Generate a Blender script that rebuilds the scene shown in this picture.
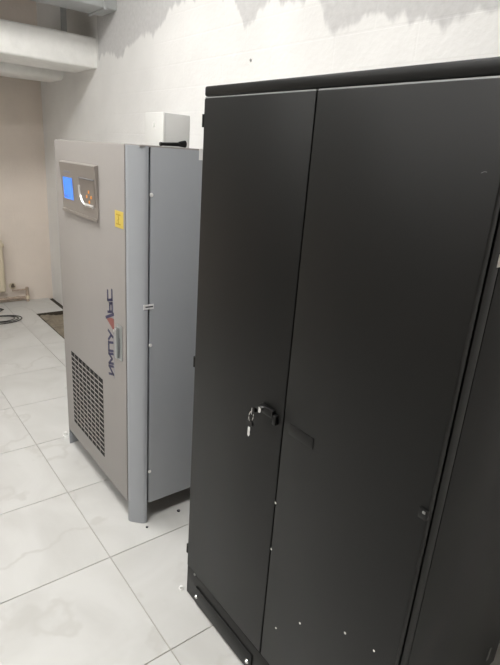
import bpy, bmesh, math, random
from mathutils import Vector, Matrix

random.seed(7)
for o in list(bpy.data.objects):
    bpy.data.objects.remove(o, do_unlink=True)
scene = bpy.context.scene
COL = scene.collection

# ------------------------------------------------------------------ camera
R = [(0.60662642, 0.79196706, 0.06922828),      # image right in world axes
     (0.29747849, -0.14537833, -0.94359509),    # image down
     (-0.73723194, 0.59300364, -0.3237835)]     # view direction
cam_d = bpy.data.cameras.new('camera')
cam_d.sensor_fit = 'VERTICAL'
cam_d.sensor_height = 36.0
cam_d.lens = 514.32 * 36.0 / 665.0
cam_d.clip_start = 0.02
cam = bpy.data.objects.new('camera', cam_d)
COL.objects.link(cam)
r, d, f = (Vector(v) for v in R)
M = Matrix((r, -d, -f)).transposed().to_4x4()
M.translation = (0.0, 0.0, 1.6)
cam.matrix_world = M
scene.camera = cam

# ------------------------------------------------------------------ world, exposure, lamps
world = bpy.data.worlds.new('world')
scene.world = world
world.use_nodes = True
world.node_tree.nodes['Background'].inputs[0].default_value = (0.9, 0.95, 1.0, 1)
world.node_tree.nodes['Background'].inputs[1].default_value = 0.3
vs = scene.view_settings
vs.view_transform = 'Standard'
vs.look = 'None'
vs.gamma = 1.0
vs.use_curve_mapping = False
vs.exposure = 1.17
LAMP_POWER = 18.0
LAMP_COLOR = (1.0, 0.985, 0.955)
LAMPS = [(-2.5, 0.3), (-0.75, -0.1), (-2.5, -2.1), (-0.75, -2.1)]   # ceiling panels

# ------------------------------------------------------------------ main measures (metres)
XL, XR, YF, YW, ZC = -5.545, 3.2, -6.0, 1.677, 3.2

# ------------------------------------------------------------------ materials
def new_mat(name):
    m = bpy.data.materials.new(name)
    m.use_nodes = True
    nt = m.node_tree
    return m, nt, nt.nodes['Principled BSDF']

def N(nt, typ, **kw):
    n = nt.nodes.new(typ)
    for k, v in kw.items():
        setattr(n, k, v)
    return n

def mat(name, col, rough=0.5, metal=0.0, var=0.06, scale=18.0, bump=0.0, bscale=300.0, emit=None, spec=0.5, coat=0.0):
    m, nt, b = new_mat(name)
    tc = N(nt, 'ShaderNodeTexCoord')
    nz = N(nt, 'ShaderNodeTexNoise')
    nz.inputs['Scale'].default_value = scale
    nz.inputs['Detail'].default_value = 4
    nt.links.new(tc.outputs['Object'], nz.inputs['Vector'])
    mr = N(nt, 'ShaderNodeMapRange')
    mr.inputs['To Min'].default_value = 1 - var
    mr.inputs['To Max'].default_value = 1 + var
    nt.links.new(nz.outputs['Fac'], mr.inputs['Value'])
    mx = N(nt, 'ShaderNodeMix', data_type='RGBA', blend_type='MULTIPLY')
    mx.inputs['Factor'].default_value = 1
    mx.inputs['A'].default_value = (*col, 1)
    nt.links.new(mr.outputs['Result'], mx.inputs['B'])
    nt.links.new(mx.outputs['Result'], b.inputs['Base Color'])
    b.inputs['Roughness'].default_value = rough
    b.inputs['Metallic'].default_value = metal
    b.inputs['Specular IOR Level'].default_value = spec
    b.inputs['Coat Weight'].default_value = coat
    if bump:
        n2 = N(nt, 'ShaderNodeTexNoise')
        n2.inputs['Scale'].default_value = bscale
        n2.inputs['Detail'].default_value = 3
        nt.links.new(tc.outputs['Object'], n2.inputs['Vector'])
        bp = N(nt, 'ShaderNodeBump')
        bp.inputs['Strength'].default_value = bump
        bp.inputs['Distance'].default_value = 0.002
        nt.links.new(n2.outputs['Fac'], bp.inputs['Height'])
        nt.links.new(bp.outputs['Normal'], b.inputs['Normal'])
    if emit:
        b.inputs['Emission Color'].default_value = (*emit[0], 1)
        b.inputs['Emission Strength'].default_value = emit[1]
    return m

def wall_mat(name, paint, bare, patches):
    """White paint brushed over block work; bare grey cement where the paint stops."""
    m, nt, b = new_mat(name)
    L = nt.links.new
    geo = N(nt, 'ShaderNodeNewGeometry')
    sx = N(nt, 'ShaderNodeSeparateXYZ'); L(geo.outputs['Position'], sx.inputs[0])
    # soft mottling of the paint
    n1 = N(nt, 'ShaderNodeTexNoise'); n1.inputs['Scale'].default_value = 2.2; n1.inputs['Detail'].default_value = 5
    L(geo.outputs['Position'], n1.inputs['Vector'])
    cr = N(nt, 'ShaderNodeValToRGB')
    cr.color_ramp.elements[0].position = 0.3; cr.color_ramp.elements[0].color = (*[c * 0.9 for c in paint], 1)
    cr.color_ramp.elements[1].position = 0.65; cr.color_ramp.elements[1].color = (*paint, 1)
    L(n1.outputs['Fac'], cr.inputs[0])
    col = cr.outputs['Color']
    # block courses under the paint: fine relief
    mp = N(nt, 'ShaderNodeCombineXYZ')
    ad = N(nt, 'ShaderNodeMath', operation='ADD'); L(sx.outputs['X'], ad.inputs[0]); L(sx.outputs['Y'], ad.inputs[1])
    L(ad.outputs[0], mp.inputs['X']); L(sx.outputs['Z'], mp.inputs['Y'])
    br = N(nt, 'ShaderNodeTexBrick'); br.inputs['Scale'].default_value = 1.0
    br.inputs['Brick Width'].default_value = 0.4; br.inputs['Row Height'].default_value = 0.13
    br.inputs['Mortar Size'].default_value = 0.006; br.inputs['Mortar Smooth'].default_value = 0.6
    L(mp.outputs[0], br.inputs['Vector'])
    n3 = N(nt, 'ShaderNodeTexNoise'); n3.inputs['Scale'].default_value = 40; n3.inputs['Detail'].default_value = 4
    L(geo.outputs['Position'], n3.inputs['Vector'])
    hm = N(nt, 'ShaderNodeMath', operation='MULTIPLY_ADD')
    L(br.outputs['Fac'], hm.inputs[0]); hm.inputs[1].default_value = -0.25; L(n3.outputs['Fac'], hm.inputs[2])
    bp = N(nt, 'ShaderNodeBump'); bp.inputs['Strength'].default_value = 0.35; bp.inputs['Distance'].default_value = 0.006
    L(hm.outputs[0], bp.inputs['Height']); L(bp.outputs['Normal'], b.inputs['Normal'])
    if patches:
        x0, x1, z0, z1 = -5.6, 3.2, 1.9, 3.3
        mr = N(nt, 'ShaderNodeMapRange'); mr.inputs['From Min'].default_value = x0; mr.inputs['From Max'].default_value = x1
        L(sx.outputs['X'], mr.inputs['Value'])
        fc = N(nt, 'ShaderNodeFloatCurve')
        cv = fc.mapping.curves[0]
        pts = [((x - x0) / (x1 - x0), (z - z0) / (z1 - z0)) for x, z in patches]
        cv.points[0].location = pts[0]; cv.points[1].location = pts[-1]
        for p in pts[1:-1]:
            cv.points.new(*p)
        for p in cv.points:
            p.handle_type = 'VECTOR'
        fc.mapping.update()
        L(mr.outputs['Result'], fc.inputs['Value'])
        zb = N(nt, 'ShaderNodeMapRange'); zb.inputs['To Min'].default_value = z0; zb.inputs['To Max'].default_value = z1
        L(fc.outputs['Value'], zb.inputs['Value'])
        # ragged brush marks: noise stretched along the vertical
        sc = N(nt, 'ShaderNodeVectorMath', operation='MULTIPLY'); sc.inputs[1].default_value = (15, 1, 5)
        L(geo.outputs['Position'], sc.inputs[0])
        n4 = N(nt, 'ShaderNodeTexNoise'); n4.inputs['Scale'].default_value = 1; n4.inputs['Detail'].default_value = 6
        L(sc.outputs[0], n4.inputs['Vector'])
        e1 = N(nt, 'ShaderNodeMath', operation='SUBTRACT'); L(sx.outputs['Z'], e1.inputs[0]); L(zb.outputs['Result'], e1.inputs[1])
        e2 = N(nt, 'ShaderNodeMath', operation='MULTIPLY_ADD'); L(n4.outputs['Fac'], e2.inputs[0]); e2.inputs[1].default_value = 0.15; e2.inputs[2].default_value = -0.075
        e3 = N(nt, 'ShaderNodeMath', operation='ADD'); L(e1.outputs[0], e3.inputs[0]); L(e2.outputs[0], e3.inputs[1])
        msk = N(nt, 'ShaderNodeMapRange', interpolation_type='SMOOTHSTEP'); msk.inputs['From Min'].default_value = -0.012; msk.inputs['From Max'].default_value = 0.02
        L(e3.outputs[0], msk.inputs['Value'])
        mx = N(nt, 'ShaderNodeMix', data_type='RGBA'); L(msk.outputs['Result'], mx.inputs['Factor'])
        L(col, mx.inputs['A'])
        cb = N(nt, 'ShaderNodeValToRGB')
        cb.color_ramp.elements[0].position = 0.3; cb.color_ramp.elements[0].color = (*[c * 0.9 for c in bare], 1)
        cb.color_ramp.elements[1].position = 0.7; cb.color_ramp.elements[1].color = (*bare, 1)
        L(n3.outputs['Fac'], cb.inputs[0]); L(cb.outputs['Color'], mx.inputs['B'])
        col = mx.outputs['Result']
    L(col, b.inputs['Base Color'])
    b.inputs['Roughness'].default_value = 0.85
    b.inputs['Specular IOR Level'].default_value = 0.2
    return m

def tile_mat():
    m, nt, b = new_mat('marble_tile')
    L = nt.links.new
    tc = N(nt, 'ShaderNodeTexCoord'); oi = N(nt, 'ShaderNodeObjectInfo')
    cx = N(nt, 'ShaderNodeCombineXYZ')
    for i in range(3):
        mu = N(nt, 'ShaderNodeMath', operation='MULTIPLY'); mu.inputs[1].default_value = (37.0, 91.0, 53.0)[i]
        L(oi.outputs['Random'], mu.inputs[0]); L(mu.outputs[0], cx.inputs[i])
    ad = N(nt, 'ShaderNodeVectorMath', operation='ADD'); L(tc.outputs['Object'], ad.inputs[0]); L(cx.outputs[0], ad.inputs[1])
    warp = N(nt, 'ShaderNodeTexNoise'); warp.inputs['Scale'].default_value = 1.5; warp.inputs['Detail'].default_value = 5
    L(ad.outputs[0], warp.inputs['Vector'])
    # thin veins where the noise crosses its middle value
    s1 = N(nt, 'ShaderNodeMath', operation='SUBTRACT'); s1.inputs[1].default_value = 0.5; L(warp.outputs['Fac'], s1.inputs[0])
    a1 = N(nt, 'ShaderNodeMath', operation='ABSOLUTE'); L(s1.outputs[0], a1.inputs[0])
    v1 = N(nt, 'ShaderNodeMapRange', interpolation_type='SMOOTHSTEP'); v1.inputs['From Min'].default_value = 0.0; v1.inputs['From Max'].default_value = 0.02
    v1.inputs['To Min'].default_value = 1; v1.inputs['To Max'].default_value = 0
    L(a1.outputs[0], v1.inputs['Value'])
    cl = N(nt, 'ShaderNodeTexNoise'); cl.inputs['Scale'].default_value = 2.0; cl.inputs['Detail'].default_value = 6; cl.inputs['Distortion'].default_value = 1.2
    L(ad.outputs[0], cl.inputs['Vector'])
    cr = N(nt, 'ShaderNodeValToRGB')
    cr.color_ramp.elements[0].position = 0.32; cr.color_ramp.elements[0].color = (0.53, 0.525, 0.505, 1)
    cr.color_ramp.elements[1].position = 0.62; cr.color_ramp.elements[1].color = (0.605, 0.602, 0.585, 1)
    L(cl.outputs['Fac'], cr.inputs[0])
    vm = N(nt, 'ShaderNodeMath', operation='MULTIPLY'); vm.inputs[1].default_value = 0.6; L(v1.outputs['Result'], vm.inputs[0])
    vg = N(nt, 'ShaderNodeMath', operation='MULTIPLY'); L(vm.outputs[0], vg.inputs[0]); L(cl.outputs['Fac'], vg.inputs[1])
    mx = N(nt, 'ShaderNodeMix', data_type='RGBA'); L(vg.outputs[0], mx.inputs['Factor'])
    L(cr.outputs['Color'], mx.inputs['A']); mx.inputs['B'].default_value = (0.43, 0.415, 0.385, 1)
    L(mx.outputs['Result'], b.inputs['Base Color'])
    b.inputs['Roughness'].default_value = 0.34
    b.inputs['Specular IOR Level'].default_value = 0.4
    return m

PATCH = [(-5.6, 3.3), (-4.17, 3.29), (-4.14, 2.212), (-3.999, 2.227), (-3.875, 2.222), (-3.774, 2.169), (-3.659, 2.22), (-3.55, 2.257),
         (-3.475, 2.289), (-3.293, 2.246), (-3.163, 2.27), (-3.079, 2.348), (-2.93, 2.387), (-2.822, 2.404), (-2.395, 2.344),
         (-2.362, 2.262), (-2.315, 2.213), (-2.22, 2.213), (-2.172, 2.251), (-2.117, 2.275), (-2.012, 2.266), (-1.909, 2.228),
         (-1.862, 2.246), (-1.789, 2.235), (-1.765, 2.156), (-1.712, 2.113), (-1.577, 2.107), (-1.505, 2.125), (-1.437, 2.138),
         (-1.381, 2.105), (-1.252, 2.066), (-1.137, 2.063), (-0.988, 2.078), (-0.5, 2.12), (0.3, 2.06), (1.2, 2.15), (3.2, 2.1)]
MT = dict(
    wall_back=wall_mat('painted_block_wall', (0.82, 0.815, 0.80), (0.60, 0.595, 0.59), PATCH),
    wall=wall_mat('beige_painted_plaster', (0.80, 0.715, 0.64), (0.5, 0.5, 0.5), None),
    ceiling=mat('ceiling_plaster', (0.55, 0.54, 0.52), 0.9),
    grout=mat('grout', (0.42, 0.40, 0.36), 0.9, var=0.15),
    tile=tile_mat(),
    pit=mat('rough_concrete', (0.24, 0.205, 0.155), 0.95, var=0.45, scale=25, bump=1.0, bscale=60),
    liner=mat('dark_brown_liner', (0.05, 0.042, 0.03), 0.95, var=0.3),  # plain dark brown for the pit sides and the wall channel
    dark=mat('dark_void', (0.012, 0.012, 0.012), 0.9),
    duct=mat('white_duct_wrap', (0.86, 0.855, 0.83), 0.55, var=0.12, scale=14, bump=1.0, bscale=22),
    galv=mat('grey_painted_duct', (0.42, 0.43, 0.43), 0.5, var=0.06),
    steel=mat('steel', (0.35, 0.35, 0.34), 0.4, 0.9),
    ups=mat('grey_powder_coat', (0.30, 0.282, 0.268), 0.42, var=0.02, bump=0.06, bscale=700),
    ups_side=mat('grey_powder_coat_lit', (0.345, 0.362, 0.384), 0.42, var=0.02, bump=0.06, bscale=700),  # cabinet grey made lighter and cooler for the light on its side
    ups_dark=mat('grey_frame', (0.16, 0.16, 0.165), 0.5),
    bezel=mat('silver_bezel', (0.31, 0.285, 0.262), 0.36, 0.5, var=0.04),
    chrome=mat('chrome', (0.85, 0.85, 0.85), 0.12, 1.0, var=0.0),
    satin=mat('satin_silver', (0.72, 0.71, 0.69), 0.25, 0.5, var=0.02),
    screen=mat('blue_lcd', (0.02, 0.12, 0.5), 0.25, emit=((0.035, 0.20, 0.85), 0.42)),
    lcd_text=mat('lcd_text', (0.01, 0.06, 0.35), 0.3, emit=((0.01, 0.08, 0.5), 0.25)),
    recess=mat('keypad_recess', (0.22, 0.195, 0.175), 0.4, 0.3),
    led=mat('orange_led', (0.6, 0.25, 0.05), 0.4, emit=((1.0, 0.36, 0.05), 0.12)),
    navy=mat('navy_print', (0.032, 0.030, 0.085), 0.5),
    red=mat('red_print', (0.24, 0.075, 0.065), 0.5),
    greyprint=mat('grey_print', (0.25, 0.25, 0.30), 0.5),
    yellow=mat('yellow_sticker', (0.62, 0.47, 0.09), 0.5),
    yellow_ink=mat('ochre_print', (0.45, 0.30, 0.02), 0.5),
    white=mat('white_plastic', (0.78, 0.78, 0.76), 0.45, var=0.02),
    paper=mat('white_paper', (0.80, 0.80, 0.79), 0.7, var=0.02),
    ink=mat('dark_ink', (0.06, 0.06, 0.07), 0.6),
    zinc=mat('zinc_lever', (0.40, 0.42, 0.42), 0.32, 0.6),
    black=mat('black_powder_coat', (0.0040, 0.0042, 0.0039), 0.43, var=0.05, scale=6, bump=0.10, bscale=900, spec=0.30),
    black_gloss=mat('black_plastic', (0.005, 0.005, 0.005), 0.35, spec=0.3),
    gap=mat('black_gap', (0.004, 0.004, 0.004), 0.8),
    box_white=mat('light_grey_enclosure', (0.70, 0.70, 0.68), 0.5, var=0.02),
    box_shade=mat('grey_enclosure_shaded', (0.52, 0.52, 0.51), 0.5, var=0.02),  # darker than the cover: shade on the box side put into colour
    cream=mat('cream_enamel', (0.66, 0.58, 0.44), 0.4, var=0.05),
    pipe=mat('painted_rusty_pipe', (0.42, 0.33, 0.26), 0.6, var=0.4, scale=30),
    cable=mat('black_cable', (0.015, 0.015, 0.016), 0.5),
    brass=mat('dull_valve', (0.14, 0.11, 0.08), 0.5, 0.5),
    lamp=mat('lamp_diffuser', (0.9, 0.9, 0.9), 0.5, emit=(LAMP_COLOR, LAMP_POWER)),
    speck=mat('pale_speck', (0.75, 0.74, 0.70), 0.6),
)

# ------------------------------------------------------------------ helpers
def box(bm, x0, x1, y0, y1, z0, z1, bev=0.0, seg=2):
    vs_ = [bm.verts.new((x, y, z)) for z in (z0, z1) for y in (y0, y1) for x in (x0, x1)]
    F = [(0, 2, 3, 1), (4, 5, 7, 6), (0, 1, 5, 4), (2, 6, 7, 3), (0, 4, 6, 2), (1, 3, 7, 5)]
    fs = [bm.faces.new([vs_[i] for i in q]) for q in F]
    if bev:
        es = list({e for q in fs for e in q.edges})
        bmesh.ops.bevel(bm, geom=es, offset=bev, segments=seg, affect='EDGES', profile=0.5)

def prism(bm, pts, axis, a, b):
    """polygon pts (2-D) extruded along axis from a to b"""
    def P(p, t):
        u, v = p
        return {'x': (t, u, v), 'y': (u, t, v), 'z': (u, v, t)}[axis]
    A = [bm.verts.new(P(p, a)) for p in pts]
    B = [bm.verts.new(P(p, b)) for p in pts]
    n = len(pts)
    bm.faces.new(A); bm.faces.new(list(reversed(B)))
    for i in range(n):
        bm.faces.new((A[i], B[i], B[(i + 1) % n], A[(i + 1) % n]))

def cyl(bm, p, q, r0, r1=None, seg=16):
    p, q = Vector(p), Vector(q)
    r1 = r0 if r1 is None else r1
    ax = (q - p).normalized()
    u = ax.orthogonal().normalized(); w = ax.cross(u)
    A, B = [], []
    for i in range(seg):
        a = 2 * math.pi * i / seg
        dvec = math.cos(a) * u + math.sin(a) * w
        A.append(bm.verts.new(p + r0 * dvec)); B.append(bm.verts.new(q + r1 * dvec))
    bm.faces.new(list(reversed(A))); bm.faces.new(B)
    for i in range(seg):
        bm.faces.new((A[i], A[(i + 1) % seg], B[(i + 1) % seg], B[i]))

def tube(bm, pts, rad, seg=8, closed=False):
    pts = [Vector(p) for p in pts]
    n = len(pts); rings = []
    up = Vector((0, 0, 1))
    for i, p in enumerate(pts):
        a = pts[(i - 1) % n] if (closed or i > 0) else p
        b = pts[(i + 1) % n] if (closed or i < n - 1) else p
        t = (b - a).normalized()
        u = t.cross(up)
        if u.length < 1e-3:
            u = t.cross(Vector((0, 1, 0)))
        u.normalize(); w = u.cross(t)
        rings.append([bm.verts.new(p + rad * (math.cos(2 * math.pi * k / seg) * u + math.sin(2 * math.pi * k / seg) * w)) for k in range(seg)])
    m = n if closed else n - 1
    for i in range(m):
        A, B = rings[i], rings[(i + 1) % n]
        for k in range(seg):
            bm.faces.new((A[k], A[(k + 1) % seg], B[(k + 1) % seg], B[k]))
    if not closed:
        bm.faces.new(list(reversed(rings[0]))); bm.faces.new(rings[-1])

def stroke(bm, pts, width, fn, y0, y1):
    """flat printed stroke: 2-D polyline -> prism between y0 and y1; fn maps (u,v) to (x,z)"""
    for (a, b) in zip(pts[:-1], pts[1:]):
        a, b = Vector(fn(a)), Vector(fn(b))
        t = (b - a).normalized(); nrm = Vector((-t.y, t.x)) * width / 2
        t = t * width / 2
        prism(bm, [tuple(a - t + nrm), tuple(a - t - nrm), tuple(b + t - nrm), tuple(b + t + nrm)], 'y', y0, y1)

def obj(name, bm, material, parent=None, smooth=False, **props):
    """links the bmesh (world coordinates) as one mesh object"""
    bmesh.ops.recalc_face_normals(bm, faces=bm.faces)
    if parent is None:
        co = [v.co for v in bm.verts]
        base = Vector(((min(c.x for c in co) + max(c.x for c in co)) / 2, (min(c.y for c in co) + max(c.y for c in co)) / 2, min(c.z for c in co)))
    else:
        base = Vector((0, 0, 0)); p = parent
        while p is not None:
            base += p.location; p = p.parent
    for v in bm.verts:
        v.co -= base
    me = bpy.data.meshes.new(name)
    bm.to_mesh(me); bm.free()
    if smooth:
        for p in me.polygons:
            p.use_smooth = True
        try:
            me.set_sharp_from_angle(angle=math.radians(40))
        except Exception:
            pass
    me.materials.append(MT[material])
    o = bpy.data.objects.new(name, me)
    COL.objects.link(o)
    if parent is None:
        o.location = base
    else:
        o.parent = parent
    for k, v in props.items():
        o[k] = v
    return o

def B(name, ext, material, parent=None, bev=0.0, **props):
    bm = bmesh.new(); box(bm, *ext, bev=bev)
    return obj(name, bm, material, parent, smooth=bev > 0, **props)

def CY(name, p, q, r0, material, parent=None, r1=None, seg=16, **props):
    bm = bmesh.new(); cyl(bm, p, q, r0, r1, seg)
    return obj(name, bm, material, parent, smooth=True, **props)

def thing(name, loc, label, cat, group=None):
    e = bpy.data.objects.new(name, None)
    e.empty_display_size = 0.1
    e.location = loc
    COL.objects.link(e)
    e['label'] = label; e['category'] = cat
    if group:
        e['group'] = group
    return e

def tag(o, label, cat, group=None):
    o['label'] = label; o['category'] = cat
    if group:
        o['group'] = group
    return o

# ------------------------------------------------------------------ room shell
T = 0.15
wb = B('wall_back', (XL - T, XR + T, YW, YW + T, -0.2, ZC), 'wall_back', kind='structure')
wl = B('wall_left', (XL - T, XL, YF, YW, -0.2, ZC), 'wall', kind='structure')
B('wall_right', (XR, XR + T, YF, YW, -0.2, ZC), 'wall', kind='structure')
B('wall_front', (XL - T, XR + T, YF - T, YF, -0.2, ZC), 'wall', kind='structure')
B('ceiling', (XL - T, XR + T, YF - T, YW + T, ZC, ZC + 0.1), 'ceiling', kind='structure')

# floor: grout bed with an open pit by the back wall, tiles laid on top
HX0, HX1, HY0 = -5.03, -4.20, 1.355          # pit opening
CH_Y = 1.628                                  # narrow open channel in the corner
bm = bmesh.new()
ZB = -0.004
box(bm, XL, XR, YF, HY0, -0.2, ZB)
box(bm, XL, HX0, HY0, CH_Y, -0.2, ZB)
box(bm, HX1, XR, HY0, YW, -0.2, ZB)
box(bm, HX0, HX1, HY0, YW, -0.2, -0.07)
box(bm, XL, HX0, CH_Y, YW, -0.2, -0.05)
fl = obj('floor', bm, 'grout', kind='structure')
bm = bmesh.new()
nx, ny = 30, 14
gr = [[bm.verts.new((HX0 + (HX1 - HX0) * i / nx, HY0 + (YW - HY0) * j / ny, -0.034 + 0.014 * random.random() + 0.008 * math.sin(i * 0.8 + j * 0.5))) for j in range(ny + 1)] for i in range(nx + 1)]
for i in range(nx):
    for j in range(ny):
        bm.faces.new((gr[i][j], gr[i + 1][j], gr[i + 1][j + 1], gr[i][j + 1]))
obj('pit_rubble', bm, 'pit', fl, kind='stuff')
bm = bmesh.new()
box(bm, HX0 - 0.001, HX0 + 0.006, HY0, YW, -0.06, -0.0005)
box(bm, HX0, HX1, HY0 - 0.001, HY0 + 0.006, -0.06, -0.0005)
box(bm, HX1 - 0.006, HX1 + 0.001, HY0, YW, -0.06, -0.0005)
obj('pit_edge', bm, 'liner', fl)
B('wall_channel', (XL, HX0, CH_Y, YW, -0.05, -0.012), 'liner', fl)

PX, PY = 0.507, 0.499
cache = {}
def tile(x0, x1, y0, y1):
    g = 0.0018
    key = (round(x1 - x0, 3), round(y1 - y0, 3))
    cx, cy = (x0 + x1) / 2, (y0 + y1) / 2
    if key not in cache:
        b_ = bmesh.new()
        w, h = (x1 - x0) / 2 - g, (y1 - y0) / 2 - g
        box(b_, -w, w, -h, h, -0.009, 0.0)
        top = [e for e in b_.edges if all(v.co.z > -0.001 for v in e.verts)]
        bmesh.ops.bevel(b_, geom=top, offset=0.0012, segments=1, affect='EDGES')
        bmesh.ops.recalc_face_normals(b_, faces=b_.faces)
        me = bpy.data.meshes.new('tile'); b_.to_mesh(me); b_.free()
        me.materials.append(MT['tile'])
        cache[key] = me
    o = bpy.data.objects.new('tile', cache[key])
    COL.objects.link(o)
    o.parent = fl
    o.location = (cx - fl.location.x, cy - fl.location.y, -fl.location.z)
    return o

X0, Y0 = -1.130, 0.666
ix = math.floor((XL - X0) / PX)
while X0 + ix * PX < XR - 0.01:
    iy = math.floor((YF - Y0) / PY)
    while Y0 + iy * PY < YW - 0.012:
        ax, bx = max(X0 + ix * PX, XL), min(X0 + (ix + 1) * PX, XR)
        ay, by = max(Y0 + iy * PY, YF), min(Y0 + (iy + 1) * PY, YW)
        iy += 1
        if bx - ax < 0.02 or by - ay < 0.008:
            continue
        rects = [(ax, bx, ay, by)]
        for (hx0, hx1, hy0, hy1) in ((HX0, HX1, HY0, YW), (XL, HX0, CH_Y, YW)):
            out = []
            for (a, b, c, e) in rects:
                if b <= hx0 or a >= hx1 or e <= hy0 or c >= hy1:
                    out.append((a, b, c, e)); continue
                if c < hy0:
                    out.append((a, b, c, hy0))
                if a < hx0:
                    out.append((a, hx0, max(c, hy0), e))
                if b > hx1:
                    out.append((hx1, b, max(c, hy0), e))
            rects = out
        for q in rects:
            if q[1] - q[0] > 0.015 and q[3] - q[2] > 0.006:
                tile(*q)
    ix += 1

# ------------------------------------------------------------------ ceiling lamps
for i, (lx, ly) in enumerate(LAMPS):
    t = thing('ceiling_light', (lx, ly, ZC), 'square white ceiling light panel above the tiled floor', 'ceiling light', 'ceiling light panels')
    w = 0.3
    bm = bmesh.new()
    for (a, b, c, e) in ((-w - .02, w + .02, -w - .02, -w), (-w - .02, w + .02, w, w + .02), (-w - .02, -w, -w, w), (w, w + .02, -w, w)):
        box(bm, lx + a, lx + b, ly + c, ly + e, ZC - 0.05, ZC)
    obj('frame', bm, 'white', t)
    B('diffuser', (lx - w, lx + w, ly - w, ly + w, ZC - 0.045, ZC - 0.03), 'lamp', t)

# ------------------------------------------------------------------ ducts under the ceiling, running into the back wall
def duct(name, x0, x1, z0, z1, y0, material, label, bev, rings):
    t = thing(name, ((x0 + x1) / 2, (y0 + YW) / 2, z0), label, 'duct')
    bm = bmesh.new()
    # wrapped duct: slightly uneven rounded section
    n = 26
    sect = []
    for cx, cz, a0 in ((x1 - bev, z0 + bev, -90), (x1 - bev, z1 - bev, 0), (x0 + bev, z1 - bev, 90), (x0 + bev, z0 + bev, 180)):
        for k in range(5):
            a = math.radians(a0 + 90 * k / 4)
            sect.append((cx + bev * math.cos(a), cz + bev * math.sin(a)))
    prev = None
    for j in range(n + 1):
        y = y0 + (YW - y0) * j / n
        wob = rings * (random.random() - 0.5)
        ring = []
        for (u, v) in sect:
            du = (1 if u > (x0 + x1) / 2 else -1) * wob; dv = (1 if v > (z0 + z1) / 2 else -1) * wob
            ring.append(bm.verts.new((u + du, y, v + dv + rings * (random.random() - .5) * .4)))
        if prev:
            m = len(ring)
            for k in range(m):
                bm.faces.new((prev[k], prev[(k + 1) % m], ring[(k + 1) % m], ring[k]))
        else:
            bm.faces.new(ring)
        prev = ring
    bm.faces.new(prev)
    obj('duct_body', bm, material, t, smooth=True)
    return t

d1 = duct('air_duct', -4.62, -4.15, 2.138, 2.352, YF, 'duct', 'white wrapped air duct hanging on a steel rod, meeting the painted block wall', 0.02, 0.009)
d2 = duct('air_duct', -5.35, -4.90, 2.108, 2.30, YF, 'duct', 'cream wrapped duct beside the beige wall, lower than the hung white one', 0.06, 0.008)
d3 = duct('air_duct', -4.05, -3.785, 2.47, 2.80, YF, 'galv', 'smooth grey ceiling duct above the white wrapped duct', 0.012, 0.0)
# the seam flange of the grey duct
B('flange', (-4.06, -3.775, 1.58, 1.60, 2.46, 2.81), 'galv', d3)
hr = thing('hanger_rod', (-4.26, 1.475, 2.352), 'flat grey steel hanger strap holding the white wrapped duct', 'hanger')
B('strap', (-4.262, -4.258, 1.455, 1.497, 2.352, ZC), 'galv', hr)
B('foot_plate', (-4.285, -4.235, 1.452, 1.50, 2.352, 2.362), 'steel', hr)

# ------------------------------------------------------------------ grey power unit
FY = 0.825
U = thing('power_cabinet', (-2.187, 1.17, 0), 'tall grey steel power supply cabinet with blue screen and black vent grille', 'cabinet')
UX0, UX1, UXL, UYB, UZ = -2.568, -1.805, -2.627, 1.52, 1.612
body = B('body', (UXL + 0.012, -1.760, 0.90, UYB, 0.10, 1.602), 'ups_dark', U)
# four legs: quarter-round front posts and plain rear posts
def post(x, sx, name='corner_post'):
    bm = bmesh.new()
    rr = 0.059
    pts = [(x + sx * u, FY + v) for u, v in ((0, 0), (0.008, 0.0012), (0.015, 0.005), (0.040, 0.028), (0.053, 0.042), (0.058, 0.051), (rr, 0.057), (rr, rr + .003), (.004, rr + .003), (.004, .02), (0, .02))]
    prism(bm, pts, 'z', 0.0, 1.608)
    return obj(name, bm, 'ups_side', U, smooth=True)
post(UX1, 1); post(UX0, -1)
B('rear_leg', (-1.806, -1.748, UYB - 0.06, UYB, 0, 0.10), 'ups_side', U)
B('rear_leg', (UXL + 0.002, UXL + 0.06, UYB - 0.06, UYB, 0, 0.10), 'ups_side', U)
B('side_panel', (-1.760, -1.747, 0.8965, UYB, 0.102, 1.606), 'ups_side', U, bev=0.002)
B('side_panel', (UXL, UXL + 0.012, 0.8915, UYB, 0.102, 1.606), 'ups_side', U, bev=0.002)
B('top_panel', (UXL, -1.748, FY + 0.030, UYB, 1.604, UZ), 'ups', U, bev=0.002)
door = B('door', (UX0, UX1 - 0.008, FY - 0.002, FY + 0.026, 0.098, 1.609), 'ups', U, bev=0.003)
B('door_gap', (UX1 - 0.0085, UX1 + 0.0005, FY + 0.003, FY + 0.024, 0.10, 1.605), 'gap', U)

# vent grille in the door: dark opening, slats and cross bars, each its own piece
gx0, gx1, gz0, gz1 = -2.466, -2.060, 0.192, 0.597
gr_ = B('grille', (gx0, gx1, FY - 0.0028, FY - 0.0018, gz0, gz1), 'gap', U, label='black vent grille of thin grey slats')
rows, cols = 16, 8
for k in range(1, rows):
    z = gz0 + (gz1 - gz0) * k / rows
    B('slat', (gx0, gx1, FY - 0.0045, FY - 0.0028, z - 0.0027, z + 0.0027), 'ups', gr_)
for k in range(1, cols):
    x = gx0 + (gx1 - gx0) * k / cols
    B('cross_bar', (x - 0.0013, x + 0.0013, FY - 0.0042, FY - 0.0028, gz0, gz1), 'ups', gr_)

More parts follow.
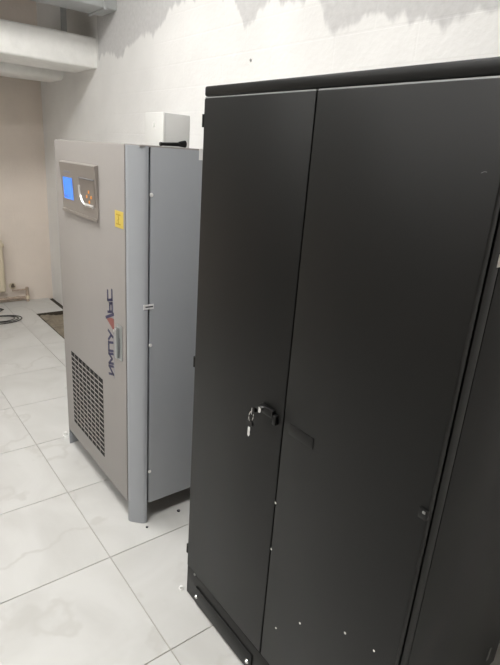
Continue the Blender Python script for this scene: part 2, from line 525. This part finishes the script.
# control panel: slightly bowed silver bezel
px0, px1, pz0, pz1 = -2.465, -2.052, 1.306, 1.517
bm = bmesh.new()
n = 12
yb = FY - 0.002
prof = []
for k in range(n + 1):
    t_ = k / n
    z = pz0 + (pz1 - pz0) * t_
    prof.append((yb - 0.006 - 0.012 * t_ ** 2.2, z))
prof += [(yb - 0.012, pz1 + 0.004), (yb, pz1 + 0.006), (yb, pz0)]
prism(bm, prof, 'x', px0, px1)
cp = obj('control_panel', bm, 'bezel', U, label='silver control panel with small blue screen')
def py(z):
    t_ = (z - pz0) / (pz1 - pz0)
    return yb - 0.006 - 0.012 * max(t_, 0) ** 2.2
def slab(name, x0, x1, z0, z1, out, material, parent, depth=0.004):
    """thin plate lying on the bowed bezel"""
    bm = bmesh.new()
    prism(bm, [(py(z0) - out, z0), (py(z1) - out, z1), (py(z1) - out + depth, z1), (py(z0) - out + depth, z0)], 'x', x0, x1)
    return obj(name, bm, material, parent)
slab('screen_frame', -2.442, -2.314, 1.352, 1.462, 0.0008, 'bezel', cp)
sc = slab('screen', -2.436, -2.320, 1.361, 1.455, 0.0018, 'screen', cp)
slab('screen_text', -2.428, -2.380, 1.372, 1.376, 0.0022, 'lcd_text', cp, 0.0004)
slab('screen_text', -2.428, -2.332, 1.408, 1.411, 0.0022, 'lcd_text', cp, 0.0004)
slab('screen_text', -2.428, -2.423, 1.385, 1.430, 0.0022, 'lcd_text', cp, 0.0004)
slab('panel_print', -2.415, -2.335, 1.474, 1.482, 0.0006, 'greyprint', cp, 0.0008)
slab('panel_sill', px0, px1, pz0 - 0.004, pz0 + 0.008, 0.005, 'bezel', cp, 0.006)
# key pad: rounded recess with a bright chrome lip on its lower left
kx0, kx1, kz0, kz1, kr = -2.235, -2.068, 1.358, 1.464, 0.055
arc = [(kx0 + kr - kr * math.cos(a), kz0 + kr - kr * math.sin(a)) for a in [math.pi / 2 * k / 8 for k in range(9)]]
poly = [(kx0, kz1)] + arc + [(kx1, kz0), (kx1, kz1)]
bm = bmesh.new()
A = [bm.verts.new((u, py(v) - 0.0012, v)) for u, v in poly]
Bv = [bm.verts.new((u, py(v) + 0.002, v)) for u, v in poly]
bm.faces.new(A); bm.faces.new(list(reversed(Bv)))
for i in range(len(A)):
    bm.faces.new((A[i], Bv[i], Bv[(i + 1) % len(A)], A[(i + 1) % len(A)]))
obj('keypad', bm, 'recess', cp)
bm = bmesh.new()
tube(bm, [(u, py(v) - 0.002, v) for u, v in [(kx0, kz0 + 0.075)] + arc + [(kx0 + 0.10, kz0), (kx1 - 0.02, kz0)]], 0.0065, 8)
obj('chrome_lip', bm, 'satin', cp, smooth=True)
bm = bmesh.new()
tube(bm, [(kx0, py(kz1) - 0.002, kz1), (kx1, py(kz1) - 0.002, kz1)], 0.003, 6)
obj('upper_lip', bm, 'ups_dark', cp)
for dx, dz in ((0, 0.020), (0, -0.020), (-0.024, 0), (0.024, 0)):
    x, z = -2.132 + dx, 1.394 + dz
    CY('indicator', (x, py(z), z), (x, py(z) - 0.004, z), 0.0065, 'led', cp, seg=12)

# yellow warning sticker
st = B('warning_sticker', (-1.896, -1.822, FY - 0.0032, FY - 0.0020, 1.308, 1.371), 'yellow', U, label='yellow warning sticker')
B('sticker_mark', (-1.885, -1.845, FY - 0.0036, FY - 0.0031, 1.354, 1.359), 'yellow_ink', st)
B('sticker_mark', (-1.885, -1.845, FY - 0.0036, FY - 0.0031, 1.319, 1.324), 'yellow_ink', st)
bm = bmesh.new()
stroke(bm, [(-1.866, 1.354), (-1.860, 1.342), (-1.868, 1.336), (-1.862, 1.324)], 0.006, lambda p: p, FY - 0.0036, FY - 0.0031)
obj('sticker_mark', bm, 'yellow_ink', st)

# brand lettering, reading upward
LG = {  # strokes in (along, height)
    0: [[(0, 1), (0, 0), (1, 1), (1, 0)]],
    1: [[(0, 0), (0, 1), (.5, .25), (1, 1), (1, 0)]],
    2: [[(0, 0), (0, 1), (1, 1), (1, 0)]],
    3: [[(0, 1), (.45, .4)], [(1, 1), (.3, 0)]],
    5: [[(0, 1), (0, 0), (1, 0), (1, .55), (0, .55)]],
    6: [[(1, 1), (0, 1), (0, 0), (1, 0)]],
}
lg = B('brand_lettering', (-1.929, -1.926, FY - 0.0027, FY - 0.0021, 0.655, 1.02), 'greyprint', U, label='navy and red lettering reading upward: ИМПУЛЬС')
HH, SH = 0.043, -0.012
starts = [0.662, 0.712, 0.770, 0.822, 0.868, 0.945, 0.996]
wid = [0.036, 0.044, 0.038, 0.040, 0.062, 0.036, 0.040]
for k in range(7):
    def fn(p, k=k):
        u, v = p
        return (-1.940 - HH * v, starts[k] + wid[k] * u + SH * v + 0.008)
    bm = bmesh.new()
    if k == 4:
        stroke(bm, [(1.05, -0.25), (0.85, 1.45)], 0.0125, fn, FY - 0.0030, FY - 0.0020)
        obj('letter', bm, 'navy', lg)
        bm = bmesh.new()
        prism(bm, [fn((0.74, 1.35)), fn((0.82, 0.35)), fn((0.72, -0.4)), fn((-0.15, -0.4))], 'y', FY - 0.0030, FY - 0.0020)
        obj('letter', bm, 'red', lg)
    else:
        for s in LG[k]:
            stroke(bm, s, 0.0105, fn, FY - 0.0030, FY - 0.0020)
        obj('letter', bm, 'navy', lg)

# door handle
hd = B('handle_plate', (-1.890, -1.842, FY - 0.006, FY - 0.002, 0.765, 0.918), 'zinc', U, bev=0.0015)
B('lever', (-1.884, -1.864, FY - 0.020, FY - 0.006, 0.772, 0.905), 'zinc', hd, bev=0.004)
CY('lock_button', (-1.874, FY - 0.020, 0.893), (-1.874, FY - 0.025, 0.893), 0.007, 'chrome', hd)
B('lever_slot', (-1.862, -1.859, FY - 0.0065, FY - 0.0058, 0.772, 0.862), 'ink', hd)

# side details
for z in (1.441, 0.856, 0.265):
    CY('screw_cap', (-1.7475, 0.899, z), (-1.7435, 0.899, z), 0.008, 'white', U, r1=0.006)
lb = B('side_label', (-1.7475, -1.7455, 0.868, 0.912, 1.008, 1.028), 'paper', U, label='small white label with dark print')
B('label_print', (-1.7458, -1.7448, 0.876, 0.908, 1.0155, 1.0205), 'ink', lb)
B('tape_strip', (-1.7475, -1.7455, 1.096, 1.16, 1.572, 1.6135), 'paper', U)

# ------------------------------------------------------------------ black cabinet
BY, BYB = 0.834, 1.455
BX0, BXS, BX1 = -1.312, -0.871, -0.432
K = thing('metal_cabinet', (-0.87, 1.145, 0), 'tall matt black two-door steel cabinet with a key hanging from its lock', 'cabinet')
B('body', (BX0 + 0.004, BX1 - 0.005, BY + 0.021, BYB, 0.13, 1.745), 'black', K)
B('side_panel', (BX1 - 0.004, BX1, BY + 0.061, BYB, 0.115, 1.742), 'black', K, bev=0.0012)
B('corner_strip', (BX1 - 0.004, BX1, BY + 0.026, BY + 0.0585, 0.115, 1.742), 'black', K, bev=0.001)
B('side_panel', (BX0, BX0 + 0.004, BY + 0.046, BYB, 0.115, 1.742), 'black', K, bev=0.0012)
dl = B('door', (BX0, BXS - 0.0016, BY, BY + 0.019, 0.131, 1.742), 'black', K, bev=0.0035)
dr = B('door', (BXS + 0.0016, BX1, BY, BY + 0.019, 0.131, 1.742), 'black', K, bev=0.0035)
B('lid', (BX0 - 0.008, BX1 + 0.004, BY + 0.004, BYB + 0.002, 1.7465, 1.773), 'black', K, bev=0.006)
for dd, xa, xb in ((dl, BX0 + 0.003, BXS - 0.004), (dr, BXS + 0.004, BX1 - 0.003)):
    B('door_top_highlight', (xa, xb, BY + 0.0015, BY + 0.012, 1.7415, 1.7442), 'zinc', dd)  # pale strip stands in for the highlight along the door top
bs = B('base_panel', (BX0, BX1, BY + 0.002, BY + 0.03, 0.004, 0.128), 'black', K, bev=0.002)
B('base_cover', (-1.245, -0.905, BY - 0.0025, BY + 0.002, 0.012, 0.084), 'black', bs, bev=0.001)
for x in (-1.238, -0.926):
    CY('screw', (x, BY - 0.0025, 0.042), (x, BY - 0.007, 0.042), 0.008, 'chrome', bs, r1=0.005, seg=10)
CY('screw', (-1.256, BY + 0.002, 0.131), (-1.256, BY - 0.003, 0.131), 0.005, 'steel', bs, seg=10)
for x in (BX0 + 0.03, BX1 - 0.03):
    for y in (BY + 0.06, BYB - 0.04):
        CY('foot', (x, y, 0.0), (x, y, 0.13), 0.022, 'black_gloss', K)
for dd, x in ((dl, BX0 - 0.004), (dr, BX1 + 0.004)):
    for z in ((1.684, 0.955, 0.203) if dd is dl else (1.684, 0.203)):
        h = CY('hinge', (x, BY + 0.006, z - 0.017), (x, BY + 0.006, z + 0.017), 0.0075, 'black_gloss', dd, seg=12)
# blank plate on the second door
B('blank_plate', (-0.846, -0.757, BY - 0.0016, BY, 0.926, 0.957), 'black', dr, bev=0.0006)
# small pale dots on the doors
for x, z, q in ((-0.8685, 0.696, .0035), (-0.8665, 0.539, .0035), (-0.813, 0.291, .003), (-0.724, 0.393, .0035), (-0.575, 0.501, .0035), (-0.489, 0.529, .003)):
    CY('pale_dot', (x, BY, z), (x, BY - 0.0014, z), q, 'speck', dr, r1=q * .7, seg=10)
bm = bmesh.new()
stroke(bm, [(-0.467, 1.600), (-0.462, 1.6025), (-0.458, 1.602)], 0.0007, lambda p: p, BY - 0.0003, BY + 0.0003)
obj('scratch', bm, 'ups_dark', dr)
# lock lever on the first door
B('lock_lever', (-0.957, -0.903, BY - 0.013, BY, 0.945, 0.968), 'black_gloss', dl, bev=0.003)
B('lever_tab', (-0.903, -0.889, BY - 0.012, BY, 0.930, 0.958), 'black_gloss', dl, bev=0.002)
CY('lock_cylinder', (-0.945, BY - 0.012, 0.957), (-0.945, BY - 0.024, 0.957), 0.0085, 'chrome', dl)
# catch on the free edge of the second door
ct = B('edge_catch', (-0.450, -0.430, BY - 0.006, BY + 0.004, 0.938, 0.960), 'black_gloss', dr, bev=0.002)
B('catch_lip', (-0.440, -0.434, BY - 0.008, BY - 0.006, 0.953, 0.958), 'steel', dr)
# stickers on the side panel
B('side_sticker', (BX1, BX1 + 0.0008, 0.884, 0.92, 1.447, 1.470), 'paper', K)
B('side_strip', (BX1, BX1 + 0.002, 1.386, 1.396, 0.165, 0.215), 'steel', K)

# key hanging from the lock
KDX, KDZ = 0.012, 0.012
kk = thing('key', (-0.958, BY - 0.036, 0.885), 'silver key with black head hanging on a ring from the cabinet lock', 'key')
bm = bmesh.new()
prism(bm, [(-0.953 - .0012, 0.940), (-0.953 + .0012, 0.940), (-0.953 + .0012, 0.960), (-0.953 - .0012, 0.960)], 'y', BY - 0.052, BY - 0.030)
obj('inserted_head', bm, 'chrome', kk)
bm = bmesh.new()
tube(bm, [(-0.958 + 0.002 * math.sin(a), BY - 0.048 + 0.006 * math.sin(a), 0.931 + 0.015 * math.cos(a)) for a in [2 * math.pi * k / 20 for k in range(20)]], 0.0013, 6, closed=True)
obj('key_ring', bm, 'chrome', kk, smooth=True)
bm = bmesh.new()
prism(bm, [(-0.961 + 0.014 * math.cos(a), 0.910 + 0.010 * math.sin(a)) for a in [2 * math.pi * k / 16 for k in range(16)]], 'y', BY - 0.052, BY - 0.046)
obj('key_head', bm, 'black_gloss', kk)
bm = bmesh.new()
prism(bm, [(-0.966, 0.902), (-0.966, 0.874), (-0.962, 0.868), (-0.957, 0.874), (-0.956, 0.880), (-0.9575, 0.884), (-0.956, 0.889), (-0.957, 0.902)], 'y', BY - 0.050, BY - 0.048)
obj('key_blade', bm, 'chrome', kk)


for o in [kk]:
    o.location.x += KDX; o.location.z += KDZ

# ------------------------------------------------------------------ box on the wall, torch on the grey cabinet
eb = thing('junction_box', (-2.893, 1.59, 1.48), 'light grey electrical box on the wall behind the grey cabinet', 'box')
B('box_body', (-3.004, -2.783, 1.512, YW, 1.48, 1.797), 'box_shade', eb, bev=0.004)
B('cover', (-3.006, -2.781, 1.50, 1.512, 1.478, 1.799), 'box_white', eb, bev=0.004)
CY('cover_disc', (-2.893, 1.500, 1.735), (-2.893, 1.496, 1.735), 0.014, 'white', eb)  # small white disc on the cover front

tx = -1.79
fl_ = thing('flashlight', (tx, 1.0, UZ), 'small black flashlight lying on top of the grey cabinet', 'flashlight')
CY('barrel', (tx, 0.960, UZ + 0.007), (tx, 1.035, UZ + 0.0105), 0.0058, 'black_gloss', fl_, r1=0.0075)
CY('head', (tx, 1.034, UZ + 0.0115), (tx, 1.060, UZ + 0.0135), 0.009, 'black_gloss', fl_, r1=0.0130)
CY('tail_cap', (tx, 0.954, UZ + 0.007), (tx, 0.961, UZ + 0.007), 0.0068, 'black_gloss', fl_)

# ------------------------------------------------------------------ radiator, pipes, valve on the beige wall
ra = thing('radiator', (XL + 0.07, 0.93, 0.10), 'cream sectional radiator mounted low on the beige wall', 'radiator')
for k in range(8):
    y1 = 1.19 - k * 0.08
    bm = bmesh.new()
    box(bm, XL + 0.03, XL + 0.125, y1 - 0.076, y1, 0.135, 0.665, bev=0.02, seg=3)
    box(bm, XL + 0.125, XL + 0.135, y1 - 0.06, y1 - 0.016, 0.15, 0.60, bev=0.004)
    obj('section', bm, 'cream', ra, smooth=True)
CY('end_plug', (XL + 0.078, 1.189, 0.60), (XL + 0.078, 1.207, 0.60), 0.02, 'cream', ra)
for y in (0.75, 1.16):
    B('wall_bracket', (XL, XL + 0.035, y, y + 0.02, 0.55, 0.57), 'cream', ra)

pp = thing('heating_pipe', (XL + 0.04, 1.0, 0.02), 'rusty cream heating pipes along the foot of the beige wall', 'pipe')
bm = bmesh.new(); tube(bm, [(XL + 0.045, -3.9, 0.045), (XL + 0.045, 1.41, 0.045)], 0.014, 10)
obj('return_pipe', bm, 'pipe', pp, smooth=True)
bm = bmesh.new(); tube(bm, [(XL + 0.045, 1.26, 0.128), (XL + 0.045, 1.395, 0.128)], 0.010, 10)
obj('supply_pipe', bm, 'pipe', pp, smooth=True)
CY('riser_stub', (XL + 0.045, 1.405, 0.0), (XL + 0.045, 1.405, 0.15), 0.017, 'pipe', pp)
CY('elbow_collar', (XL + 0.045, 1.405, 0.028), (XL + 0.045, 1.405, 0.064), 0.022, 'cream', pp)
for y in (1.20, 1.30):
    CY('coupling', (XL + 0.045, y, 0.045), (XL + 0.045, y + 0.025, 0.045), 0.019, 'pipe', pp)

vl = thing('drain_valve', (XL + 0.03, 1.275, 0.15), 'small dark valve on the beige wall beside the radiator', 'valve')
CY('stem', (XL, 1.275, 0.172), (XL + 0.035, 1.275, 0.172), 0.012, 'brass', vl)
CY('valve_cap', (XL + 0.03, 1.275, 0.160), (XL + 0.03, 1.275, 0.196), 0.02, 'brass', vl, r1=0.008)
CY('wall_rose', (XL, 1.275, 0.165), (XL + 0.006, 1.275, 0.165), 0.034, 'cream', vl)

# ------------------------------------------------------------------ cable coil and small litter on the floor
bm = bmesh.new()
pts = []
for k in range(121):
    a = 2 * math.pi * k / 40 + math.pi
    rr = 0.20 - 0.034 * k / 40
    pts.append((-4.94 + 0.012 * math.sin(a * .7) + (0.72 * rr) * math.sin(a), 1.015 + rr * math.cos(a), 0.0045 + 0.006 * k / 40))
for k in range(1, 61):
    a = 2 * math.pi * k / 40 + math.pi
    pts.append((-4.95 - 0.33 * min(1, k / 22) + 0.095 * math.sin(a), 0.98 + 0.13 * math.cos(a), max(0.0045, 0.022 - 0.0004 * k)))
tube(bm, pts, 0.0042, 6)
tag(obj('cable_coil', bm, 'cable', smooth=True), 'thin black cable lying in loose coils on the floor tiles', 'cable')

def pebble(name, x, y, s, material, label, cat):
    bm = bmesh.new()
    bmesh.ops.create_icosphere(bm, subdivisions=2, radius=s)
    for v in bm.verts:
        v.co *= 1 + 0.25 * (random.random() - .5)
        v.co.z *= 0.7
    zmin = min(v.co.z for v in bm.verts)
    for v in bm.verts:
        v.co += Vector((x, y, -zmin))
    return tag(obj(name, bm, material, smooth=True), label, cat)

pebble('debris_crumb', -1.715, 0.872, 0.006, 'ink', 'dark crumb beside the front corner post of the grey cabinet', 'debris')
pebble('debris_crumb', -1.735, 1.045, 0.008, 'ink', 'dark crumb under the side panel of the grey cabinet', 'debris')
cpz = thing('plastic_debris', (-2.648, 0.83, 0), 'small white plastic lump on the floor by the grille side of the grey cabinet', 'debris')
CY('cap_rim', (-2.648, 0.83, 0), (-2.648, 0.83, 0.012), 0.018, 'white', cpz, r1=0.016)
CY('cap_stud', (-2.648, 0.83, 0.012), (-2.648, 0.83, 0.032), 0.010, 'white', cpz, r1=0.008)
cp2 = thing('plastic_plug', (-1.336, 0.83, 0), 'small white plug on the floor at the foot of the black cabinet', 'plug')
CY('plug_rim', (-1.336, 0.826, 0), (-1.336, 0.826, 0.004), 0.010, 'white', cp2)
CY('plug_stud', (-1.336, 0.826, 0.004), (-1.336, 0.826, 0.012), 0.006, 'white', cp2)

# nail head left in the painted wall above the black cabinet
na = thing('nail', (-2.229, YW, 2.039), 'dark nail head in the white painted wall above the black cabinet', 'nail')
CY('nail_head', (-2.229, YW - 0.006, 2.039), (-2.229, YW - 0.003, 2.039), 0.0065, 'steel', na, seg=10)
CY('nail_shank', (-2.229, YW - 0.003, 2.039), (-2.229, YW + 0.01, 2.039), 0.002, 'steel', na, seg=8)
